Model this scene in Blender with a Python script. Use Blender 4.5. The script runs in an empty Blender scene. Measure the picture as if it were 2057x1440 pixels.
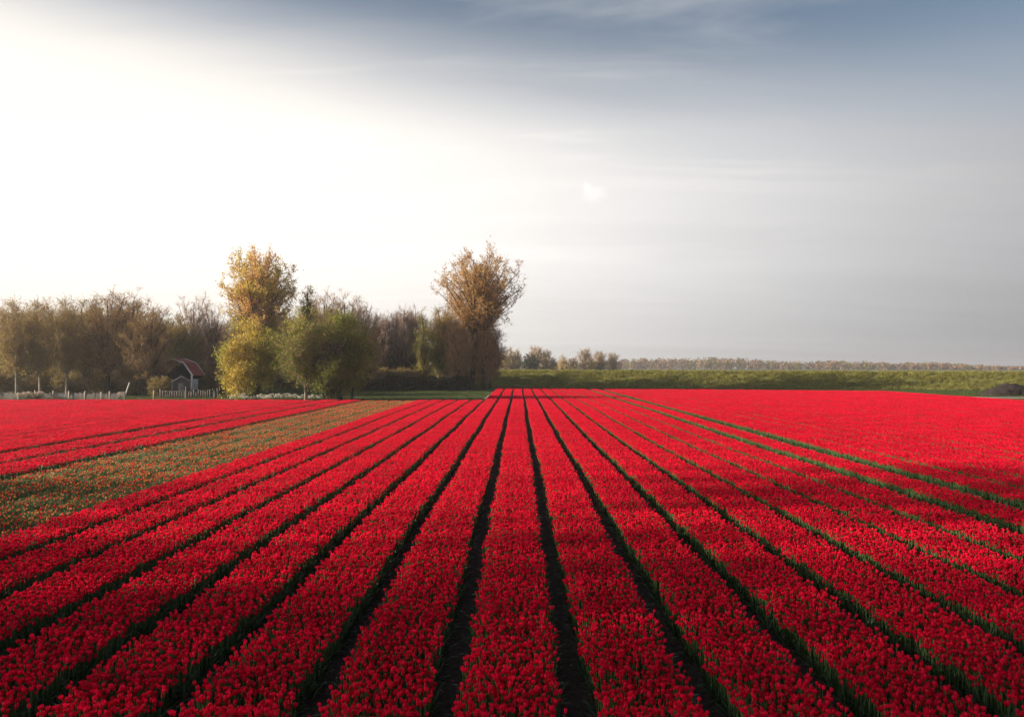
import bpy, math, random
import numpy as np
from mathutils import Vector

R = math.radians
SC = bpy.context.scene
COL = SC.collection
rng = np.random.default_rng(7)
random.seed(7)

# ------------------------------------------------------------------ camera
FPX, VX, VY = 1500.0, 1042.0, 737.0        # focal length and vanishing point in photograph pixels
EYE = 4.05
cam_data = bpy.data.cameras.new('camera')
cam = bpy.data.objects.new('camera', cam_data)
COL.objects.link(cam)
cam_data.sensor_width = 36.0
cam_data.lens = 36.0 * FPX / 2057.0
cam_data.clip_start = 0.1
cam_data.clip_end = 12000
cam.location = (0, 0, EYE)
cam.rotation_euler = (R(90) + math.atan((VY - 720) / FPX), 0, math.atan((VX - 1028.5) / FPX))
SC.camera = cam

# ------------------------------------------------------------------ sun, sky, exposure
SUN_AZ, SUN_EL = -94.0, 16.5               # degrees right of the rows' direction, degrees up
sv = Vector((math.sin(R(SUN_AZ)) * math.cos(R(SUN_EL)), math.cos(R(SUN_AZ)) * math.cos(R(SUN_EL)), math.sin(R(SUN_EL))))
sun_data = bpy.data.lights.new('sun', 'SUN')
sun_data.energy = 5.0
sun_data.angle = R(0.9)
sun_data.color = (1.0, 0.86, 0.68)
sun = bpy.data.objects.new('sun', sun_data)
sun.rotation_euler = sv.to_track_quat('Z', 'Y').to_euler()
sun.location = (-60, 30, 40)
COL.objects.link(sun)

W = bpy.data.worlds.new('World')
SC.world = W
W.use_nodes = True
nt = W.node_tree
nt.nodes.clear()


def N(tree, kind, **kw):
    n = tree.nodes.new(kind)
    for k, v in kw.items():
        if k.startswith('i_'):
            key = k[2:]
            n.inputs[int(key) if key.isdigit() else key].default_value = v
        else:
            setattr(n, k, v)
    return n


def math_node(tree, op, a, b=None, c=None, clamp=False):
    n = tree.nodes.new('ShaderNodeMath')
    n.operation = op
    n.use_clamp = clamp
    for i, v in enumerate((a, b, c)):
        if v is None:
            continue
        if isinstance(v, (int, float)):
            n.inputs[i].default_value = v
        else:
            tree.links.new(v, n.inputs[i])
    return n.outputs[0]


def smooth(tree, v, lo, hi, o0=0.0, o1=1.0):
    n = tree.nodes.new('ShaderNodeMapRange')
    n.interpolation_type = 'SMOOTHSTEP'
    tree.links.new(v, n.inputs[0])
    for i, x in enumerate((lo, hi, o0, o1)):
        n.inputs[i + 1].default_value = x
    return n.outputs[0]


L = nt.links.new
tc = N(nt, 'ShaderNodeTexCoord')
sep = N(nt, 'ShaderNodeSeparateXYZ')
L(tc.outputs['Generated'], sep.inputs[0])
dot = N(nt, 'ShaderNodeVectorMath', operation='DOT_PRODUCT')
L(tc.outputs['Generated'], dot.inputs[0])
dot.inputs[1].default_value = sv
sky = N(nt, 'ShaderNodeTexSky', sky_type='NISHITA', sun_disc=False, sun_elevation=R(SUN_EL), sun_rotation=R(SUN_AZ),
        air_density=1.0, dust_density=1.2, ozone_density=0.7)
# layer of thin high cloud on a flat sheet seen in perspective
zz = math_node(nt, 'ADD', math_node(nt, 'MAXIMUM', sep.outputs[2], 0.0), 0.10)
cx = math_node(nt, 'DIVIDE', sep.outputs[0], zz)
cy = math_node(nt, 'DIVIDE', sep.outputs[1], zz)
comb = N(nt, 'ShaderNodeCombineXYZ')
L(cx, comb.inputs[0])
L(cy, comb.inputs[1])
mp = N(nt, 'ShaderNodeMapping')
mp.inputs['Rotation'].default_value = (0, 0, R(28))
mp.inputs['Scale'].default_value = (0.32, 1.15, 1)
L(comb.outputs[0], mp.inputs[0])
n1 = N(nt, 'ShaderNodeTexNoise', i_Scale=0.8, i_Detail=6.0, i_Roughness=0.52)
n1.inputs['Distortion'].default_value = 0.5
L(mp.outputs[0], n1.inputs[0])
n2 = N(nt, 'ShaderNodeTexNoise', i_Scale=2.1, i_Detail=7.0, i_Roughness=0.56)
n2.inputs['Distortion'].default_value = 0.35
L(mp.outputs[0], n2.inputs[0])
sund = math_node(nt, 'MAXIMUM', dot.outputs['Value'], 0.0)
hgt = math_node(nt, 'SUBTRACT', sep.outputs[2], math_node(nt, 'MULTIPLY', math_node(nt, 'ADD', dot.outputs['Value'], 0.15), 0.09))
hgt = math_node(nt, 'ADD', hgt, math_node(nt, 'MULTIPLY', math_node(nt, 'SUBTRACT', n1.outputs[0], 0.5), 0.13))
veil = smooth(nt, hgt, 0.225, 0.42, 0.97, 0.05)
wisp = smooth(nt, n2.outputs[0], 0.50, 0.76, 0.0, 0.32)
mask = math_node(nt, 'ADD', veil, wisp, clamp=True)
# cloud radiance: forward scattering makes it brighter towards the sun
lum = smooth(nt, dot.outputs['Value'], -1.18, 0.40, 0.065, 0.47)
lum = math_node(nt, 'ADD', lum, math_node(nt, 'MULTIPLY', math_node(nt, 'POWER', sund, 8.0), 0.4))
lum = math_node(nt, 'MULTIPLY', lum, smooth(nt, sep.outputs[2], -0.02, 0.16, 0.86, 1.06))
# one small puff of cloud in the middle distance
pc = Vector(((1183 - VX) / FPX, 1.0, (VY - 388) / FPX)).normalized()
pd = N(nt, 'ShaderNodeVectorMath', operation='SUBTRACT')
L(tc.outputs['Generated'], pd.inputs[0])
pd.inputs[1].default_value = pc
ps = N(nt, 'ShaderNodeVectorMath', operation='MULTIPLY')
L(pd.outputs[0], ps.inputs[0])
ps.inputs[1].default_value = (1.0, 1.0, 2.0)
pl = N(nt, 'ShaderNodeVectorMath', operation='LENGTH')
L(ps.outputs[0], pl.inputs[0])
pn = N(nt, 'ShaderNodeTexNoise', i_Scale=38.0, i_Detail=5.0)
L(tc.outputs['Generated'], pn.inputs[0])
puff = smooth(nt, math_node(nt, 'ADD', pl.outputs['Value'], math_node(nt, 'MULTIPLY', math_node(nt, 'SUBTRACT', pn.outputs[0], 0.5), 0.11)), 0.034, 0.004, 0.0, 0.11)
lum = math_node(nt, 'MULTIPLY', lum, math_node(nt, 'ADD', puff, 1.0))
lum = math_node(nt, 'MULTIPLY', lum, math_node(nt, 'ADD', math_node(nt, 'MULTIPLY', n1.outputs[0], 0.3), 0.86))
ccol = N(nt, 'ShaderNodeMix', data_type='RGBA')
L(smooth(nt, dot.outputs['Value'], -0.75, 0.7), ccol.inputs[0])
ccol.inputs[6].default_value = (0.97, 0.97, 1.0, 1)
ccol.inputs[7].default_value = (1.08, 1.0, 0.90, 1)
bg_sky = N(nt, 'ShaderNodeBackground', i_Strength=0.05)
L(sky.outputs[0], bg_sky.inputs[0])
bg_cloud = N(nt, 'ShaderNodeBackground')
L(ccol.outputs[2], bg_cloud.inputs[0])
L(lum, bg_cloud.inputs[1])
mixs = N(nt, 'ShaderNodeMixShader')
L(mask, mixs.inputs[0])
L(bg_sky.outputs[0], mixs.inputs[1])
L(bg_cloud.outputs[0], mixs.inputs[2])
wo = N(nt, 'ShaderNodeOutputWorld')
L(mixs.outputs[0], wo.inputs[0])

SC.view_settings.view_transform = 'Standard'
SC.view_settings.look = 'None'
SC.view_settings.gamma = 1.0
SC.view_settings.exposure = 1.2
SC.view_settings.use_curve_mapping = False
SC.cycles.use_denoising = True
SC.cycles.max_bounces = 6
SC.cycles.transparent_max_bounces = 4
SC.cycles.volume_bounces = 0


# ------------------------------------------------------------------ helpers
def depth_of(py, z=0.0):
    return FPX * (EYE - z) / (py - VY)


def px_x(px, d):
    return (px - VX) / FPX * d


def px_z(py, d):
    return EYE - (py - VY) / FPX * d


def tag(o, label=None, cat=None, group=None, kind=None):
    for k, v in (('label', label), ('category', cat), ('group', group), ('kind', kind)):
        if v:
            o[k] = v
    return o


def empty(name, loc=(0, 0, 0), rz=0.0):
    o = bpy.data.objects.new(name, None)
    o.location = loc
    o.rotation_euler = (0, 0, rz)
    o.empty_display_size = 0.3
    COL.objects.link(o)
    return o


class MB:
    """collects triangles and quads, then links them as one mesh object"""

    def __init__(self):
        self.v, self.f, self.c, self.m, self.n = [], [], [], [], 0

    def add(self, V, F, col=0.5, mat=0):
        V = np.asarray(V, float).reshape(-1, 3)
        F = np.asarray(F, int)
        self.v.append(V)
        self.f.append(F + self.n)
        c = np.asarray(col, float)
        self.c.append(np.full(len(V), float(c)) if c.ndim == 0 else c)
        self.m.append(np.full(len(F), mat))
        self.n += len(V)

    def box(self, c, s, col=0.5, mat=0, rz=0.0):
        cx, cy, cz = c
        sx, sy, sz = (q / 2 for q in s)
        V = np.array([(x, y, z) for x in (-sx, sx) for y in (-sy, sy) for z in (-sz, sz)])
        ca, sa = math.cos(rz), math.sin(rz)
        V = np.stack([V[:, 0] * ca - V[:, 1] * sa + cx, V[:, 0] * sa + V[:, 1] * ca + cy, V[:, 2] + cz], 1)
        F = [(0, 1, 3, 2), (4, 6, 7, 5), (0, 4, 5, 1), (2, 3, 7, 6), (0, 2, 6, 4), (1, 5, 7, 3)]
        self.add(V, F, col, mat)

    def tube(self, pts, rad, sides=5, col=0.5, mat=0):
        pts = np.asarray(pts, float)
        n = len(pts)
        rad = np.broadcast_to(np.asarray(rad, float), (n,))
        t = np.gradient(pts, axis=0)
        t /= np.linalg.norm(t, axis=1)[:, None] + 1e-9
        ref = np.where(np.abs(t[:, 2:3]) > 0.9, np.array([[1.0, 0, 0]]), np.array([[0, 0, 1.0]]))
        u = np.cross(t, ref)
        u /= np.linalg.norm(u, axis=1)[:, None] + 1e-9
        w = np.cross(t, u)
        a = np.arange(sides) / sides * 2 * math.pi
        V = pts[:, None, :] + rad[:, None, None] * (np.cos(a)[None, :, None] * u[:, None, :] + np.sin(a)[None, :, None] * w[:, None, :])
        F = []
        for i in range(n - 1):
            for j in range(sides):
                k = (j + 1) % sides
                F.append((i * sides + j, i * sides + k, (i + 1) * sides + k, (i + 1) * sides + j))
        self.add(V.reshape(-1, 3), F, col, mat)

    def mesh(self, name, mats):
        me = bpy.data.meshes.new(name)
        V = np.concatenate(self.v)
        sizes = np.concatenate([np.full(len(f), f.shape[1]) for f in self.f])
        idx = np.concatenate([f.ravel() for f in self.f])
        me.vertices.add(len(V))
        me.vertices.foreach_set('co', V.ravel())
        me.loops.add(len(idx))
        me.loops.foreach_set('vertex_index', idx.astype(np.int32))
        me.polygons.add(len(sizes))
        starts = np.concatenate([[0], np.cumsum(sizes)[:-1]])
        me.polygons.foreach_set('loop_start', starts.astype(np.int32))
        me.polygons.foreach_set('material_index', np.concatenate(self.m).astype(np.int32))
        at = me.attributes.new('tone', 'FLOAT', 'POINT')
        at.data.foreach_set('value', np.concatenate(self.c).astype(np.float32))
        me.update(calc_edges=True)
        for m in (mats if isinstance(mats, (list, tuple)) else [mats]):
            me.materials.append(m)
        return me

    def build(self, name, mats, parent=None, smooth_shade=False):
        me = self.mesh(name, mats)
        if smooth_shade:
            me.polygons.foreach_set('use_smooth', np.ones(len(me.polygons), bool))
        return link(name, me, parent)


def link(name, me, parent=None, loc=None):
    o = bpy.data.objects.new(name, me)
    COL.objects.link(o)
    if parent:
        o.parent = parent
    if loc is not None:
        o.location = loc
    return o


def copy_tree(o, parent=None):
    c = o.copy()
    COL.objects.link(c)
    c.parent = parent
    for ch in [x for x in o.children]:
        copy_tree(ch, c)
    return c


# ------------------------------------------------------------------ materials
def new_mat(name):
    m = bpy.data.materials.new(name)
    m.use_nodes = True
    m.node_tree.nodes.clear()
    return m, m.node_tree


def foliage(name, dark, light, trans=0.45, rough=0.55, spec=0.25, tcol=None, obj_var=0.25, hue_var=0.0):
    """thin leaf or petal: its own 'tone' attribute runs from dark to light, light passes through"""
    m, t = new_mat(name)
    at = N(t, 'ShaderNodeAttribute', attribute_name='tone')
    oi = N(t, 'ShaderNodeObjectInfo')
    mx = N(t, 'ShaderNodeMix', data_type='RGBA')
    t.links.new(at.outputs['Fac'], mx.inputs[0])
    mx.inputs[6].default_value = (*dark, 1)
    mx.inputs[7].default_value = (*light, 1)
    hs = N(t, 'ShaderNodeHueSaturation')
    t.links.new(mx.outputs[2], hs.inputs['Color'])
    t.links.new(math_node(t, 'ADD', math_node(t, 'MULTIPLY', oi.outputs['Random'], obj_var), 1.0 - obj_var / 2), hs.inputs['Value'])
    if hue_var:
        t.links.new(math_node(t, 'ADD', math_node(t, 'MULTIPLY', oi.outputs['Random'], hue_var), 0.5 - hue_var / 2), hs.inputs['Hue'])
    p = N(t, 'ShaderNodeBsdfPrincipled', i_Roughness=rough)
    p.inputs['Specular IOR Level'].default_value = spec
    t.links.new(hs.outputs[0], p.inputs['Base Color'])
    tr = N(t, 'ShaderNodeBsdfTranslucent')
    if tcol:
        tm = N(t, 'ShaderNodeMix', data_type='RGBA', blend_type='MULTIPLY')
        tm.inputs[0].default_value = 1.0
        t.links.new(hs.outputs[0], tm.inputs[6])
        tm.inputs[7].default_value = (*tcol, 1)
        t.links.new(tm.outputs[2], tr.inputs[0])
    else:
        t.links.new(hs.outputs[0], tr.inputs[0])
    ms = N(t, 'ShaderNodeMixShader')
    ms.inputs[0].default_value = trans
    t.links.new(p.outputs[0], ms.inputs[1])
    t.links.new(tr.outputs[0], ms.inputs[2])
    o = N(t, 'ShaderNodeOutputMaterial')
    t.links.new(ms.outputs[0], o.inputs[0])
    return m


def surface(name, c0, c1, scale=4.0, rough=0.85, bump=0.0, bscale=None, detail=6.0, stretch=(1, 1, 1), metallic=0.0, spec=0.3, contrast=(0.35, 0.65)):
    m, t = new_mat(name)
    tcn = N(t, 'ShaderNodeTexCoord')
    mpn = N(t, 'ShaderNodeMapping')
    mpn.inputs['Scale'].default_value = stretch
    t.links.new(tcn.outputs['Object'], mpn.inputs[0])
    nz = N(t, 'ShaderNodeTexNoise', i_Scale=scale, i_Detail=detail, i_Roughness=0.62)
    t.links.new(mpn.outputs[0], nz.inputs[0])
    mx = N(t, 'ShaderNodeMix', data_type='RGBA')
    t.links.new(smooth(t, nz.outputs[0], *contrast), mx.inputs[0])
    mx.inputs[6].default_value = (*c0, 1)
    mx.inputs[7].default_value = (*c1, 1)
    p = N(t, 'ShaderNodeBsdfPrincipled', i_Roughness=rough, i_Metallic=metallic)
    p.inputs['Specular IOR Level'].default_value = spec
    t.links.new(mx.outputs[2], p.inputs['Base Color'])
    if bump:
        nb = N(t, 'ShaderNodeTexNoise', i_Scale=bscale or scale * 3, i_Detail=8.0)
        t.links.new(mpn.outputs[0], nb.inputs[0])
        b = N(t, 'ShaderNodeBump', i_Strength=1.0, i_Distance=bump)
        t.links.new(nb.outputs[0], b.inputs['Height'])
        t.links.new(b.outputs[0], p.inputs['Normal'])
    o = N(t, 'ShaderNodeOutputMaterial')
    t.links.new(p.outputs[0], o.inputs[0])
    return m


M = {}
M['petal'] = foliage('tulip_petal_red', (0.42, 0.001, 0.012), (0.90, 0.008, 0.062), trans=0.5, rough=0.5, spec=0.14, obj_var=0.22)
M['petal_orange'] = foliage('tulip_petal_orange', (0.55, 0.05, 0.02), (0.75, 0.36, 0.10), trans=0.45, rough=0.4)
M['stem'] = foliage('tulip_stem', (0.05, 0.09, 0.03), (0.09, 0.16, 0.05), trans=0.15)
M['tleaf'] = foliage('tulip_leaf', (0.022, 0.052, 0.020), (0.062, 0.105, 0.040), trans=0.35, rough=0.42, spec=0.4)
M['tleaf_bright'] = foliage('tulip_leaf_bright', (0.15, 0.135, 0.045), (0.35, 0.29, 0.11), trans=0.4, rough=0.45, spec=0.4)
M['soil'] = surface('dark_soil', (0.018, 0.013, 0.009), (0.045, 0.033, 0.023), scale=9, rough=0.95, bump=0.05, bscale=14, spec=0.15)
M['lawn'] = surface('lawn', (0.035, 0.060, 0.016), (0.075, 0.100, 0.028), scale=1.6, rough=0.9, bump=0.05, bscale=22)
M['land'] = surface('farmland', (0.055, 0.085, 0.022), (0.13, 0.135, 0.045), scale=0.02, rough=0.95, stretch=(0.3, 1, 1))
M['dike'] = surface('dike_turf', (0.085, 0.100, 0.024), (0.190, 0.175, 0.055), scale=0.9, rough=0.95, bump=0.15, bscale=3)
M['track'] = foliage('track_leaf', (0.07, 0.08, 0.028), (0.22, 0.21, 0.085), trans=0.35, rough=0.55)
M['grass'] = foliage('rough_grass', (0.13, 0.135, 0.030), (0.40, 0.36, 0.10), trans=0.35, rough=0.6, obj_var=0.5, hue_var=0.04)
M['grass_low'] = foliage('short_grass', (0.040, 0.065, 0.018), (0.11, 0.135, 0.036), trans=0.35, rough=0.6, obj_var=0.3)
M['bark'] = surface('bark_dark', (0.022, 0.016, 0.012), (0.055, 0.042, 0.031), scale=3, rough=0.95, stretch=(3, 3, 0.6), bump=0.03)
M['bark_pale'] = surface('bark_pale', (0.16, 0.13, 0.10), (0.42, 0.37, 0.30), scale=2.2, rough=0.9, stretch=(1.2, 1.2, 2.5), bump=0.02)
M['twig'] = foliage('twig_brown', (0.17, 0.105, 0.060), (0.50, 0.31, 0.180), trans=0.12, rough=0.8, spec=0.1)
M['twig_pale'] = foliage('twig_pale', (0.26, 0.185, 0.145), (0.56, 0.42, 0.34), trans=0.15, rough=0.8, spec=0.1)
M['leaf_bronze'] = foliage('leaf_bronze', (0.36, 0.20, 0.060), (0.74, 0.46, 0.16), trans=0.5)
M['leaf_gold'] = foliage('leaf_gold', (0.34, 0.26, 0.030), (0.68, 0.55, 0.08), trans=0.5)
M['leaf_lime'] = foliage('leaf_lime', (0.16, 0.18, 0.018), (0.52, 0.52, 0.060), trans=0.5)
M['leaf_green'] = foliage('leaf_green', (0.065, 0.105, 0.016), (0.30, 0.37, 0.042), trans=0.5)
M['leaf_olive'] = foliage('leaf_olive', (0.16, 0.13, 0.028), (0.42, 0.33, 0.080), trans=0.45)
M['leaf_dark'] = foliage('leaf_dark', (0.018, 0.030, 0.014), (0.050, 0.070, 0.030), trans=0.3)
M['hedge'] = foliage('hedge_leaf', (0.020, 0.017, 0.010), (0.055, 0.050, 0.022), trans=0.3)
M['board_black'] = surface('black_boards', (0.004, 0.004, 0.005), (0.012, 0.011, 0.012), scale=2, rough=0.9, spec=0.08, stretch=(6, 6, 1), bump=0.01)
M['tile_red'] = surface('red_tile', (0.20, 0.030, 0.024), (0.34, 0.060, 0.045), scale=1.6, rough=0.75)
M['old_board'] = surface('old_board', (0.05, 0.042, 0.038), (0.13, 0.11, 0.10), scale=2.5, rough=0.95, stretch=(4, 4, 0.5))
M['white_paint'] = surface('white_paint', (0.68, 0.68, 0.70), (0.82, 0.82, 0.82), scale=3, rough=0.6)
M['grey_wood'] = surface('grey_wood', (0.10, 0.095, 0.092), (0.24, 0.22, 0.21), scale=2.5, rough=0.9, stretch=(4, 4, 0.5))
M['pale_wood'] = surface('pale_wood', (0.22, 0.185, 0.15), (0.40, 0.34, 0.28), scale=3, rough=0.85, stretch=(4, 4, 0.6))
M['roof_grey'] = surface('grey_sheet', (0.20, 0.21, 0.22), (0.32, 0.33, 0.34), scale=1.4, rough=0.55)
M['wall_grey'] = surface('grey_wall', (0.030, 0.031, 0.034), (0.065, 0.066, 0.070), scale=1.8, rough=0.7)
M['concrete'] = surface('concrete', (0.20, 0.185, 0.17), (0.32, 0.295, 0.275), scale=1.0, rough=0.9, bump=0.01)
M['manure'] = surface('dark_heap', (0.010, 0.007, 0.006), (0.030, 0.021, 0.018), scale=2.2, rough=0.97, bump=0.12, bscale=4)
M['umbel'] = foliage('pale_umbel', (0.42, 0.42, 0.34), (0.78, 0.76, 0.66), trans=0.3)
M['reed'] = foliage('pale_reed', (0.34, 0.27, 0.20), (0.68, 0.58, 0.48), trans=0.3)
mg, tg = new_mat('window_glass')
pg = N(tg, 'ShaderNodeBsdfPrincipled', i_Roughness=0.06)
pg.inputs['Base Color'].default_value = (0.05, 0.06, 0.07, 1)
og = N(tg, 'ShaderNodeOutputMaterial')
tg.links.new(pg.outputs[0], og.inputs[0])
M['glass'] = mg

# ------------------------------------------------------------------ the land
FAR_L = 83.0                                  # where the left part of the field ends
EDGE_X = -3.75                                # right of this the beds run on to the dike


def far_end(x):
    if x < EDGE_X:
        return FAR_L
    return 131.0 - (x + 3.5) * 15.0 / 54.5


def sheet(name, pts, z, mat, label_kind='structure'):
    mb = MB()
    mb.add([(x, y, z) for x, y in pts], [tuple(range(len(pts)))])
    return tag(mb.build(name, mat), kind=label_kind)


sheet('ground', [(-3200, -300), (3200, -300), (3200, 4500), (-3200, 4500)], -0.02, M['land'])
sheet('lawn', [(-140, 70), (60, 70), (110, 60), (150, 100), (150, 152), (-140, 152)], -0.008, M['lawn'])
sheet('field_soil', [(-70, 62), (-44, 29), (-44, -6), (55.6, -6), (55.6, 114.5), (EDGE_X, 131.6), (EDGE_X, FAR_L + 0.5), (-70, FAR_L + 0.5)], 0.0, M['soil'])

# dike: a long bank with a rounded crest, slightly nearer on the right
def dike_foot(x):
    return 147.0 - 0.22 * x if x > 0 else 147.0


mb = MB()
xs = np.concatenate([np.arange(-60, 140, 1.6), np.arange(140, 420, 8.0)])
prof = [(0, 0.0), (1.2, 0.28), (3.5, 1.15), (6.0, 2.15), (7.8, 2.85), (9.0, 3.12), (10.5, 3.2), (13.0, 3.15), (16, 2.4), (22, 0.2), (24, -0.05)]
V = []
for x in xs:
    for j, (dy, z) in enumerate(prof):
        k = 0.16 if 0 < j < 6 else 0.03
        hz = z - (0.0023 * max(x, 0)) * min(1, z / 2)
        V.append((x, dike_foot(x) + dy + rng.normal(0, k), hz + rng.normal(0, k * 0.5) * (j > 0)))
n = len(prof)
F = [(i * n + j, (i + 1) * n + j, (i + 1) * n + j + 1, i * n + j + 1) for i in range(len(xs) - 1) for j in range(n - 1)]
mb.add(V, F)
tag(mb.build('dike', M['dike'], smooth_shade=True), kind='structure')

# pale strip between lawn and field, and the track at the far right corner
mb = MB()
mb.add([(-4.35, 84.2, 0.02), (-4.0, 84.2, 0.02), (-4.0, 108, 0.02), (-4.35, 108, 0.02),
        (-4.35, 84.2, -0.01), (-4.0, 84.2, -0.01), (-4.0, 108, -0.01), (-4.35, 108, -0.01)],
       [(0, 1, 2, 3), (0, 4, 5, 1), (1, 5, 6, 2), (3, 2, 6, 7), (0, 3, 7, 4)])
tag(mb.build('path', M['grey_wood']), kind='structure')
sheet('farm_track', [(44, 118.6), (56.4, 115.4), (60, 98), (140, 94), (140, 97), (63, 101), (59, 118.2), (44, 121.2)], 0.004, M['concrete'])


# ------------------------------------------------------------------ instancing of plants too many to count
def instancer(name, pts, rot, scl, idx, coll, parent=None, mat_slots=()):
    me = bpy.data.meshes.new(name)
    pts = np.asarray(pts, np.float32)
    n = len(pts)
    me.vertices.add(n)
    me.vertices.foreach_set('co', pts.ravel())
    a = me.attributes.new('rot', 'FLOAT_VECTOR', 'POINT')
    a.data.foreach_set('vector', np.asarray(rot, np.float32).ravel())
    a = me.attributes.new('scl', 'FLOAT_VECTOR', 'POINT')
    a.data.foreach_set('vector', np.asarray(scl, np.float32).ravel())
    a = me.attributes.new('idx', 'INT', 'POINT')
    a.data.foreach_set('value', np.asarray(idx, np.int32))
    o = link(name, me, parent)
    key = 'scatter_' + coll.name
    ng = bpy.data.node_groups.get(key)
    if not ng:
        ng = bpy.data.node_groups.new(key, 'GeometryNodeTree')
        ng.interface.new_socket('Geometry', in_out='INPUT', socket_type='NodeSocketGeometry')
        ng.interface.new_socket('Geometry', in_out='OUTPUT', socket_type='NodeSocketGeometry')
        gi, go = ng.nodes.new('NodeGroupInput'), ng.nodes.new('NodeGroupOutput')
        iop = ng.nodes.new('GeometryNodeInstanceOnPoints')
        ci = ng.nodes.new('GeometryNodeCollectionInfo')
        ci.inputs['Collection'].default_value = coll
        ci.inputs['Separate Children'].default_value = True
        ci.inputs['Reset Children'].default_value = True
        iop.inputs['Pick Instance'].default_value = True

        def named(nm, ty):
            q = ng.nodes.new('GeometryNodeInputNamedAttribute')
            q.data_type = ty
            q.inputs['Name'].default_value = nm
            return q.outputs['Attribute']
        e2r = ng.nodes.new('FunctionNodeEulerToRotation')
        ng.links.new(named('rot', 'FLOAT_VECTOR'), e2r.inputs[0])
        ng.links.new(gi.outputs[0], iop.inputs['Points'])
        ng.links.new(ci.outputs[0], iop.inputs['Instance'])
        ng.links.new(named('idx', 'INT'), iop.inputs['Instance Index'])
        ng.links.new(e2r.outputs[0], iop.inputs['Rotation'])
        ng.links.new(named('scl', 'FLOAT_VECTOR'), iop.inputs['Scale'])
        ng.links.new(iop.outputs[0], go.inputs[0])
    md = o.modifiers.new('scatter', 'NODES')
    md.node_group = ng
    return o


def proto_collection(name, meshes):
    c = bpy.data.collections.new(name)
    for i, me in enumerate(meshes):
        o = bpy.data.objects.new('%s_%02d' % (name, i), me)
        c.objects.link(o)
    return c


# ------------------------------------------------------------------ tulips
def add_leaf_blade(mb, base, az, length, width, lift, droop, col, mat):
    """a bent, pointed leaf of three segments"""
    d = np.array([math.cos(az), math.sin(az), 0.0])
    s = np.array([-math.sin(az), math.cos(az), 0.0])
    p, ang = np.array(base, float), lift
    pts = [p.copy()]
    for k in range(3):
        p = p + (d * math.cos(ang) + np.array([0, 0, 1.0]) * math.sin(ang)) * length / 3
        ang -= droop
        pts.append(p.copy())
    w = (0.55, 1.0, 0.75)
    V = []
    for k in range(3):
        V += [pts[k] + s * width / 2 * w[k], pts[k] - s * width / 2 * w[k]]
    V.append(pts[3])
    mb.add(V, [(0, 1, 3), (0, 3, 2), (2, 3, 5), (2, 5, 4), (4, 5, 6)], col, mat)


def add_bloom(mb, c, size, lean, az0, col, mat, opening=1.0):
    """cup of six pointed petals: three outer, three inner, open at the top"""
    ax = np.array([lean[0], lean[1], 1.0])
    ax /= np.linalg.norm(ax)
    u = np.cross(ax, [0.31, 0.95, 0.05])
    u /= np.linalg.norm(u)
    w = np.cross(ax, u)
    c = np.asarray(c, float)
    for k in range(6):
        a = az0 + k * math.pi / 3
        inner = k % 2
        rr = (0.80 if inner else 1.0) * size
        half = 0.62

        def P(ang, r, z):
            return c + (u * math.cos(ang) + w * math.sin(ang)) * r * rr + ax * z * size
        V = [c, P(a - half, 0.40, 0.42), P(a + half, 0.40, 0.42), P(a, 0.50, 0.55),
             P(a - half * 0.9, 0.46 * opening, 1.15), P(a + half * 0.9, 0.46 * opening, 1.15), P(a, 0.52 * opening, 1.2),
             P(a, 0.40 * opening, 1.62 + 0.1 * inner)]
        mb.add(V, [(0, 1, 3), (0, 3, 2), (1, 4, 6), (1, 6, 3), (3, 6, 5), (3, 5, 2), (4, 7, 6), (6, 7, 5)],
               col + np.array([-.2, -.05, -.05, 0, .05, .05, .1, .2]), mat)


def add_tulip(mb, x, y, rg, hgt=0.40, bloom=True, orange=False, leaf_mat=2, nleaf=2, petal_mat=0):
    h = hgt * rg.uniform(0.80, 1.10)
    lean = rg.normal(0, 0.17, 2)
    top = np.array([x + lean[0] * h * 0.4, y + lean[1] * h * 0.4, h - 0.06])
    s = np.array([0.006, 0.0, 0.0])
    q = np.array([0.0, 0.006, 0.0])
    b = np.array([x, y, 0.0])
    mb.add([b - s, b + s, b + q, top - s, top + s, top + q], [(0, 1, 4, 3), (1, 2, 5, 4), (2, 0, 3, 5)], rg.uniform(0.3, 0.8), 1)
    for k in range(nleaf):
        add_leaf_blade(mb, (x, y, 0.03), rg.uniform(0, 2 * math.pi), rg.uniform(0.18, 0.30), rg.uniform(0.028, 0.05),
                       rg.uniform(1.05, 1.4), rg.uniform(0.15, 0.5), np.clip(rg.normal(0.5, 0.22), 0, 1), leaf_mat)
    if bloom:
        size = rg.uniform(0.028, 0.041)
        tone = np.clip(rg.normal(0.52, 0.20), 0.15, 0.85)
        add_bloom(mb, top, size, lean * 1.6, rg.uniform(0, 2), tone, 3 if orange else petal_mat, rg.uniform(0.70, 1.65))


TULIP_MATS = [M['petal'], M['stem'], M['tleaf'], M['petal_orange'], M['tleaf_bright']]
TL = 0.55                                     # tile length along the row


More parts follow.
